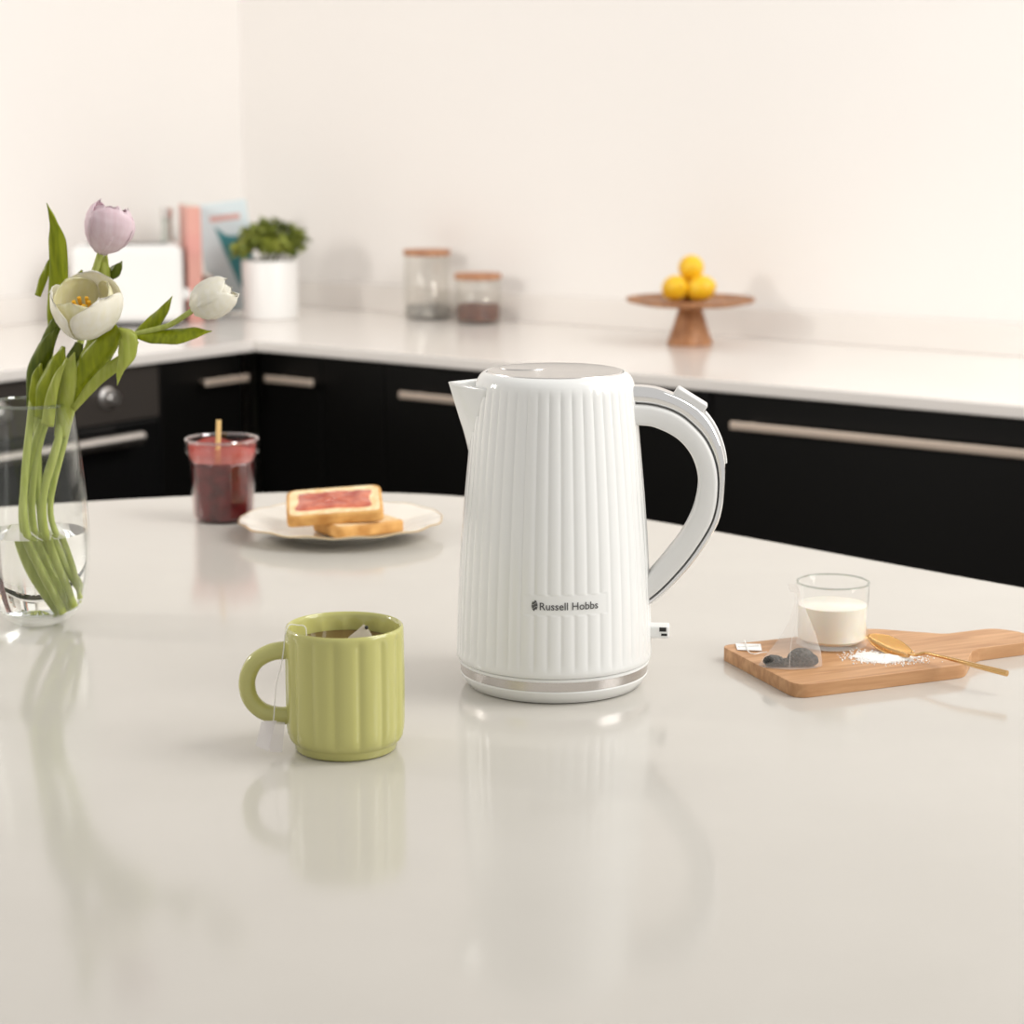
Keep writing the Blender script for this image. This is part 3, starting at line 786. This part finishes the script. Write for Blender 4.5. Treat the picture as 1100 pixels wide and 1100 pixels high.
def head(parent, base, axis, L, R, m, roll=0, prof=(.16,.66,.92,1.0,.95,.80,.60), hw=(.8,.95,1,1,1,1,1), open_in=.9, inner=None, ang=1.2, tipu=.62, six=None, lens=None):
    """six overlapping petals, each a mesh of its own"""
    az = Vector(axis).normalized(); bx = az.cross(Vector((0,0,1)))
    if bx.length < .01: bx = Vector((1,0,0))
    bx.normalize(); by = az.cross(bx).normalized()
    for i in range(6):
        inn = i >= 3
        a0 = roll + (i % 3)*2*PI/3 + (PI/3 if inn else 0)
        rs = (open_in if inn else 1.0); ls = (1.0 if not inn else .97)
        if lens: ls *= lens[i]
        bm = bmesh.new(); rows = []; NU, NV = 18, 12
        for u_ in range(NU+1):
            u = u_/NU; rr = R*rs*cr1(prof, u); w = ang*cr1(hw, u); row = []
            if u > tipu: w *= math.sqrt(max(.004, 1-((u-tipu)/(1.0-tipu))**2))
            for k in range(NV+1):
                v = -1+2*k/NV
                th = a0+w*v
                flare = 1+.05*v*v*(1 if not inn else 0) - .03*math.cos(PI*v)*(u > .1)
                hgt = L*ls*u - L*.05*u*v*v + L*.01*math.sin(6*v+i)
                row.append(bm.verts.new(base+bx*(rr*flare*math.cos(th))+by*(rr*flare*math.sin(th))+az*hgt))
            rows.append(row)
        for a, b in zip(rows, rows[1:]):
            for k in range(NV): bm.faces.new((a[k], a[k+1], b[k+1], b[k]))
        bmesh.ops.translate(bm, verts=bm.verts, vec=-Vector(parent.location))
        o = mk('petal', bm, inner if (inner and inn) else m, parent, angle=180)
        md = o.modifiers.new('s', 'SOLIDIFY'); md.thickness = .0007
# --- lilac tulip
t1 = root('tulip', vc+Vector((0,0,.01)), 0, 'lilac pink tulip standing highest above the vase', 'tulip', None)
q0, q1 = vp3(108, 272, .022), vp3(123, 221, .020)
head(t1, q0, (q1-q0), (q1-q0).length*1.06, .0222, M['ppetal'], .5, prof=(.24,.66,.90,1.02,1.04,.95,.66), lens=(1,.93,.98,1.02,.92,.96))
stem(t1, [vp3(84,648,.014), vp3(56,592,.012), vp3(44,540,.012), vp3(60,480,.014), vp3(76,430,.018), vp3(86,370,.030), vp3(94,318,.032), vp3(104,285,.026), q0+(q1-q0)*.02], .0034)
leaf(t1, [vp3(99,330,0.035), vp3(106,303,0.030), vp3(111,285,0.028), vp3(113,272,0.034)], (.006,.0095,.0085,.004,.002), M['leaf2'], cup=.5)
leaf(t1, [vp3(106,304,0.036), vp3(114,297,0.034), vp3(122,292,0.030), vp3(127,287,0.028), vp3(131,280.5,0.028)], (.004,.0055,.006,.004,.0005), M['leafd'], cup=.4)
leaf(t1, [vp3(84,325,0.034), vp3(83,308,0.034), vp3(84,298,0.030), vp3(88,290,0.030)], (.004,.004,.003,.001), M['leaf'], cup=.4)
# --- open white tulip
t2 = root('tulip', vc+Vector((.005,0,.01)), 0, 'wide open white tulip with yellow stamens, facing the camera', 'tulip')
cb_ = vp3(98, 358, -.016)
ax2 = Vector((-.04,-.50,.86))
head(t2, cb_, ax2, .052, .0300, M['wpetal'], .32, prof=(.20,.72,.93,1.04,1.08,1.04,.90), open_in=.87, inner=M['wpetal2'], ang=1.02, tipu=.7, lens=(1,1,1,1,1,1))
stem(t2, [vp3(74,656,.0), vp3(46,600,.002), vp3(34,545,.006), vp3(44,470,.010), vp3(70,410,.008), vp3(92,378,.0), vp3(97,366,-.010), cb_], .0034)
azn = ax2.normalized()
for k in range(6):
    t = 2*PI*k/6; bx = azn.cross(Vector((0,0,1))).normalized(); by = azn.cross(bx)
    rad = bx*math.cos(t)*.0062+by*math.sin(t)*.0062
    off = Vector((-.003, 0, 0))
    bm = tube(bmesh.new(), [cb_+azn*.008+rad*.5+off, cb_+azn*.024+rad+off], .0007, 8)
    tube(bm, [cb_+azn*.023+rad+off, cb_+azn*.036+rad*1.15+off], .0019, 8)
    bmesh.ops.translate(bm, verts=bm.verts, vec=-Vector(t2.location)); mk('stamen', bm, M['anther'], t2)
bm = tube(bmesh.new(), [cb_+azn*.006, cb_+azn*.030], .0026, 10)
bmesh.ops.translate(bm, verts=bm.verts, vec=-Vector(t2.location)); mk('pistil', bm, M['pistil'], t2)
# --- closed white tulip to the right
t3 = root('tulip', vc+Vector((.010,0,.01)), 0, 'closed white tulip bud leaning out to the right of the vase', 'tulip')
q0, q1 = vp3(207, 333, -.01), vp3(250, 308, -.008)
head(t3, q0, (q1-q0), (q1-q0).length*1.03, .0182, M['wpetal'], 1.0, prof=(.34,.80,.98,1.03,.99,.86,.58), lens=(1,.93,.97,1.03,.9,.97))
stem(t3, [vp3(86,643,-.008), vp3(66,588,-.008), vp3(54,545,-.008), vp3(68,480,-.006), vp3(84,420,-.004), vp3(104,385,-.004), vp3(125,367,-.004), vp3(150,358,-.004), vp3(180,350,-.006), vp3(200,338,-.009), q0+(q1-q0)*.03], .0027, M['stem'])
leaf(t3, [vp3(144,360,-.006), vp3(165,361,-.008), vp3(188,360,-.012), vp3(208,357,-.012), vp3(227.5,355.5,-.01)], (.0025,.0072,.0088,.0065,.0004), M['leaf'], cup=.25, facing=(0,-.75,.6))
leaf(t3, [vp3(143,362,.0), vp3(154,354,.0), vp3(165,345,.0), vp3(176,333,.0), vp3(185,318,.0)], (.003,.0055,.0065,.0045,.0004), M['leaf'], cup=.45)
# big folded leaf: dark blade rising right and its bent-over pale tip
leaf(t3, [vp3(76,438,-.012), vp3(86,412,-.016), vp3(100,388,-.02), vp3(114,369,-.022), vp3(128,353,-.024)], (.0035,.0095,.0135,.0110,.0055), M['leaf'], cup=.5, facing=(.25,-1,.2))
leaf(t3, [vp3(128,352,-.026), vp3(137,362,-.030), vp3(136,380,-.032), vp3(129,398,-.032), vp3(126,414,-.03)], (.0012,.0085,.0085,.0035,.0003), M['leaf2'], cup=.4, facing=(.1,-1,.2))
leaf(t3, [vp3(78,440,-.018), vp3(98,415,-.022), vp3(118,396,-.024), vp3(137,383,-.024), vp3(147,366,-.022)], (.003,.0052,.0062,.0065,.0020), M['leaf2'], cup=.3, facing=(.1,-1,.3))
# --- leafy stalks on the left
t4 = root('tulip_leaf_stalk', vc+Vector((-.010,0,.01)), 0, 'tall upright green leaf stalk at the left edge of the vase', 'leaves')
leaf(t4, [vp3(56,365,.012), vp3(58,335,.01), vp3(62,300,.008), vp3(61,262,.006), vp3(57,238,.004), vp3(50,218,.004)], (.0035,.0075,.0090,.0085,.0035,.0004), M['leaf'], cup=.35)
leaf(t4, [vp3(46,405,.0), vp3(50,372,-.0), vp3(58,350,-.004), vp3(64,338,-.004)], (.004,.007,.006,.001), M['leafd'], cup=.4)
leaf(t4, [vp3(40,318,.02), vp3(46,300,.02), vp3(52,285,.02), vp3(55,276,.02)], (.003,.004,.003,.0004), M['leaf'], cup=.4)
stem(t4, [vp3(62,660,.008), vp3(34,605,.008), vp3(24,550,.008), vp3(34,490,.008), vp3(50,430,.010), vp3(54,365,.012)], .0036)
t5 = root('tulip_leaf_stalk', vc+Vector((-.005,-.01,.01)), 0, 'broad light green leaf stalk rising from the middle of the vase rim', 'leaves')
stem(t5, [vp3(80,652,-.018), vp3(54,592,-.018), vp3(46,540,-.016), vp3(62,475,-.014), vp3(72,420,-.01)], .0036)
leaf(t5, [vp3(64,470,-.014), vp3(68,440,-.018), vp3(71,412,-.02), vp3(74,395,-.02), vp3(80,378,-.012)], (.0060,.0078,.0090,.0075,.0010), M['leaf2'], cup=.45)
leaf(t5, [vp3(60,420,-.008), vp3(70,400,-.010), vp3(79,385,-.010), vp3(85,368,-.006)], (.003,.0065,.0075,.0040), M['leafd'], cup=.4)
leaf(t5, [vp3(44,450,-.018), vp3(50,420,-.020), vp3(60,395,-.020), vp3(68,372,-.016)], (.008,.0115,.0095,.0020), M['leaf'], cup=.5)
leaf(t5, [vp3(50,458,-.026), vp3(54,430,-.028), vp3(60,408,-.028), vp3(72,384,-.024)], (.0062,.0055,.0040,.0008), M['leaf2'], cup=.5)
t6 = root('tulip_leaf_stalk', vc+Vector((-.015,.01,.01)), 0, 'dark leaf stalk low at the left side of the bunch', 'leaves')
stem(t6, [vp3(64,657,.012), vp3(50,600,.012), vp3(42,530,.012), vp3(40,440,.01), vp3(42,400,.008)], .0036)
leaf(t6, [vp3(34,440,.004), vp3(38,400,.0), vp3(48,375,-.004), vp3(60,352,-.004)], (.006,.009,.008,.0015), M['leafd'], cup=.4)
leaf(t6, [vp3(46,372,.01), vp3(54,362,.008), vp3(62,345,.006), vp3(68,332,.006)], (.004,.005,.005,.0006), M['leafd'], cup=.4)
t7 = root('tulip_leaf_stalk', vc+Vector((0,-.02,.01)), 0, 'pale cut stem slanting through the water at the front of the vase', 'leaves')
stem(t7, [vp3(68,659,-.024), vp3(44,612,-.024), vp3(28,570,-.022), vp3(26,520,-.016), vp3(34,440,-.008), vp3(36,420,-.006)], .0036)
leaf(t7, [vp3(36,445,-.010), vp3(38,425,-.012), vp3(40,405,-.010), vp3(44,390,-.008)], (.004,.007,.006,.001), M['leaf'], cup=.4)

# ================================================================== BACKGROUND ON THE WORKTOP
def on_counter(px, py): return at(px, py, 0)
# cake stand
cc_ = on_counter(741, 370); cs = root('cake_stand', cc_, 0, 'dark brown wooden cake stand on the worktop carrying lemons', 'cake stand')
zr = VY(741, 322.5, cc_.y).z; Rc = 69.5/ (F/ (cc_.y*cp+(H-zr)*sp))
mk('pedestal', lathe(bmesh.new(), [(0,0),(.047,0),(.049,.004),(.046,.012),(.038,.035),(.029,.065),(.024,zr-.014),(.030,zr-.009),(0,zr-.009)], 48), M['acacia'], cs)
mk('tray', lathe(bmesh.new(), [(0,zr-.010),(.10,zr-.010),(Rc-.004,zr-.003),(Rc,zr+.002),(Rc-.001,zr+.005),(Rc-.006,zr+.004),(Rc-.012,zr-.001),(0,zr-.002)], 72), M['acacia'], cs)
lp = [(725,309.5,-.018,'lowest left yellow lemon on the cake stand'),(753,309.5,-.024,'lowest right yellow lemon on the cake stand'),(741,311,.038,'yellow lemon at the back of the pile on the cake stand'),(742.5,287.5,.000,'topmost yellow lemon of the pile on the cake stand')]
def lemon_bm():
    pr_ = []
    for i in range(25):
        t = PI*i/24; z = -.031*math.cos(t); r = .0272*math.sin(t)**.92
        z += -.004*(max(0, math.cos(t))**14)*-1 if 0 else (.0035*(max(0, -math.cos(t))**16) - .0035*(max(0, math.cos(t))**16))
        pr_.append((r if 0 < i < 24 else 0, z))
    return lathe(bmesh.new(), pr_, 32)
lm = None
for i, (px, py, dy, lab) in enumerate(lp):
    r = root('lemon', VY(px, py, cc_.y+dy), 0, lab, 'lemon', 'lemons piled on the cake stand')
    r.rotation_euler = (math.radians((70,75,60,80)[i]), math.radians((10,-15,40,5)[i]), (.3,1.2,2.0,.1)[i])
    r.location.z = max(r.location.z, zr-.002+.0275) if i < 3 else r.location.z
    o = mk('peel', lemon_bm(), M['lemon'], r)
    mk('stem_tip', lathe(bmesh.new(), [(0,.0335),(.002,.0335),(.0015,.0355),(0,.0358)], 10), M['bush'], r)
# canisters
def canister(px, py, ytop, wpx, lab, content, fill):
    c = on_counter(px, py); sc_ = F/(c.y*cp+H*sp); R = wpx/2/sc_; h = VY(px, ytop, c.y).z
    r = root('storage_canister', c, 0, lab, 'canister', 'glass canisters on the worktop')
    mk('jar', lathe(bmesh.new(), [(0,.0),(R-.003,0),(R,.004),(R,h-.012),(R-.003,h-.012),(R-.003,.007),(0,.005)], 48), M['bglass'], r)
    mk('lid', lathe(bmesh.new(), [(0,h-.013),(R-.0035,h-.013),(R-.0035,h-.0105),(R+.001,h-.0105),(R+.001,h-.001),(R-.001,h+.001),(0,h+.001)], 48), M['lidwood'], r)
    bm = lathe(bmesh.new(), [(0,.0055),(R-.0045,.0075),(R-.0042,fill)]+[(R*(.9-.15*k), fill+.002+.003*math.sin(k*2.1)) for k in range(6)]+[(0,fill+.006)], 40)
    for v in bm.verts:
        if v.co.z > fill-.01: v.co.z += random.uniform(-.003,.003)
    tag(mk('dry_goods', bm, content, loc=c, smooth=False), lab.split(',')[1].strip(), 'dry food', kind='stuff')
canister(459, 342, 268.5, 50, 'taller clear glass canister with wooden lid, grey seeds at the bottom of the taller canister', M['greyseed'], .028)
canister(513.5, 347, 294, 50, 'shorter clear glass canister with wooden lid, dark red dried fruit in the shorter canister', M['granola'], .040)
for o in bpy.data.objects:
    if o.name.startswith('storage_canister'):
        o['label'] = 'taller clear glass canister with brown wooden lid on the worktop' if 'taller' in o['label'] else 'shorter clear glass canister with brown wooden lid, right of the tall one'
# potted plant
pp = on_counter(291, 342); pt = root('potted_plant', pp, 0, 'small bushy green plant in a white pot in the worktop corner', 'plant')
sc_ = F/(pp.y*cp+H*sp); Rp = 30/sc_; hp_ = VY(291, 279, pp.y).z
mk('pot', lathe(bmesh.new(), [(0,0),(Rp-.006,0),(Rp-.002,.004),(Rp,hp_-.004),(Rp-.002,hp_),(Rp-.006,hp_-.002),(Rp-.008,hp_-.016),(0,hp_-.016)], 56), M['pot'], pt)
mk('soil', lathe(bmesh.new(), [(0,hp_-.018),(Rp-.009,hp_-.018),(Rp-.009,hp_-.010),(0,hp_-.006)], 40), M['soil'], pt)
bm = bmesh.new()
for _ in range(520):
    th = random.uniform(0, 2*PI); ph = random.uniform(-.2, 1.0); rr = random.uniform(.35, 1)**.6
    c = Vector((math.cos(th)*math.sqrt(max(0,1-ph*ph))*.090*rr, math.sin(th)*math.sqrt(max(0,1-ph*ph))*.070*rr, hp_+.028+ph*.062*rr))
    c += Vector((0,0,.010*math.sin(th*3+1)))
    L_ = random.uniform(.012,.020); w_ = L_*.42
    E_ = Euler((random.uniform(-.9,.9), random.uniform(-.9,.9), random.uniform(0,2*PI))).to_matrix()
    vs = [bm.verts.new(c+E_@Vector(q)) for q in ((-L_,0,0),(-L_*.3,w_,.002),(L_*.5,w_*.8,.001),(L_,0,-.003),(L_*.5,-w_*.8,.001),(-L_*.3,-w_,.002))]
    bm.faces.new(vs)
fo = mk('foliage', bm, M['bush'], pt, smooth=False)
bm = bmesh.new()
for k in range(9):
    t = 2*PI*k/9; tube(bm, [(.01*math.cos(t),.01*math.sin(t),hp_-.012),(.045*math.cos(t),.04*math.sin(t),hp_+.06)], .0015, 6)
mk('stems', bm, M['leafd'], pt)
# books
def book(name, base, rz, lean, w, h, t, cov, lab, face=None):
    """x = thickness, y = width of cover, z = height; the spine faces -y"""
    r = root(name, base, rz, lab, 'book'); r.rotation_euler = Euler((0, lean, rz), 'XYZ')
    boxo('cover', (-t/2, t/2, 0, w, 0, h), cov, r, .002)
    bm = box(bmesh.new(), -t/2+.0025, t/2-.0025, .004, w+.0006, .002, h+.0006)
    mk('page_block', bm, M['pages'], r, smooth=False)
    return r
b1 = on_counter(211, 346)
book('book', b1, math.radians(14), 0.0, .19, .272, .034, M['pastel_pink'], 'pink book standing upright behind the bud, left of the pale blue one')
b2 = on_counter(238, 337)
r = root('book', b2, 0, 'pale blue cookbook with teal print leaning beside the potted plant', 'book')
r.rotation_euler = Euler((0, math.radians(-7.0), math.radians(6)))
hb = .272; wb = .125
boxo('cover', (-.025, wb-.025, -.008, .008, 0.003, hb), M['pale_blue'], r, .002)
boxo('page_block', (-.022, wb-.0245, -.006, .006, .001, hb+.0006), M['pages'], r)
bm = bmesh.new()
v = [bm.verts.new((x, -.0084, z)) for x, z in ((.014,.215),(.040,.19),(.075,.185),(.095,.15),(.095,.02),(.080,.02),(.052,.07),(.030,.15))]
bm.faces.new(v); mk('cover_print', bm, M['teal'], r, smooth=False)
bm = bmesh.new()
for k, (x0, x1) in enumerate(((.006,.080),)):
    box(bm, x0, x1, -.0086, -.0080, .226, .240)
mk('title_band', bm, M['pinkprint'], r, smooth=False)
# added block, its dark brown stands in for shade between the books
b3 = on_counter(228, 344)
book('book', b3, math.radians(14), 0.0, .17, .10, .022, M['gapshade'], 'slim added brown block standing for shade in the gap between pink and blue books')
# toaster
tc_ = on_counter(138, 352); tr = root('toaster', tc_, math.radians(8), 'white boxy toaster on the worktop behind the open tulip', 'toaster')
tw = 118/ (F/(tc_.y*cp+H*sp)); thh = VY(138, 264, tc_.y).z
o = boxo('housing', (-tw/2, tw/2, 0, .17, .008, thh), M['appl'], tr, .022, 5)
boxo('base', (-tw/2+.01, tw/2-.01, .008, .162, 0, .012), M['slot'], tr, .002)
for y in (.045, .105): boxo('slot', (-tw/2+.035, tw/2-.035, y, y+.026, thh-.012, thh+.0008), M['slot'], tr)
kb = mk('lever', lathe(bmesh.new(), [(0,0),(.012,0),(.014,.005),(.013,.014),(.009,.017),(0,.018)], 24), M['appl'], tr, loc=(tw/2-.001, .04, VY(197,318,tc_.y).z), rot=(0, PI/2, 0))
# grey bottle behind the toaster
bt = kw(-.53, .21)
bb = VY(179, 240, 5.07)
bpos = Vector((bb.x, 5.07, 0)); hbt = VY(179, 223, 5.07).z
bo_ = root('bottle', bpos, 0, 'slim grey-green bottle standing behind the white toaster, only its neck showing', 'bottle')
mk('bottle_body', lathe(bmesh.new(), [(0,0),(.030,0),(.032,.004),(.032,hbt-.11),(.028,hbt-.09),(.013,hbt-.070),(.0125,hbt-.02),(0,hbt-.02)], 40), M['greyglass'], bo_)
mk('cap', lathe(bmesh.new(), [(0,hbt-.022),(.0145,hbt-.022),(.0145,hbt-.001),(.013,hbt),(0,hbt)], 32), M['steel'], bo_)

# ================================================================== LIGHT
w = bpy.data.worlds.new('World'); bpy.context.scene.world = w; w.use_nodes = True
bg = w.node_tree.nodes['Background']; bg.inputs[0].default_value = (1.0, .975, .945, 1); bg.inputs[1].default_value = .60
def area(name, loc, target, sx, sy, power, col=(1,1,1)):
    l = bpy.data.lights.new(name, 'AREA'); l.shape = 'RECTANGLE'; l.size = sx; l.size_y = sy; l.energy = power; l.color = col
    o = bpy.data.objects.new(name, l); C.objects.link(o); o.location = loc
    o.rotation_euler = (Vector(target)-Vector(loc)).to_track_quat('-Z', 'Y').to_euler(); return o
area('window_or_fill_light', (2.7, .9, 1.5), (0, 2.0, .1), 1.5, 1.6, 42, (1,.985,.96))
area('window_or_fill_light', (-2.2, 2.3, 1.0), (.6, 5.0, .15), .35, .45, 22, (1,.96,.90))
area('window_or_fill_light', (1.9, 1.9, 2.2), (.2, 4.9, .5), 2.0, .9, 54, (1,.975,.94))  # added lamp to brighten the back wall; no window stands there

# ================================================================== CAMERA
cam = bpy.data.cameras.new('camera'); co = bpy.data.objects.new('camera', cam); C.objects.link(co)
co.location = CAM; co.rotation_euler = (PI/2-PITCH, 0, 0)
cam.sensor_width = 36; cam.sensor_fit = 'HORIZONTAL'; cam.lens = 36*F/1100; cam.clip_start = .05
cam.dof.use_dof = True; cam.dof.focus_distance = 1.72; cam.dof.aperture_fstop = 7.6
sc = bpy.context.scene; sc.camera = co
sc.view_settings.view_transform = 'Standard'; sc.view_settings.look = 'None'; sc.view_settings.gamma = 1; sc.view_settings.exposure = 0.06
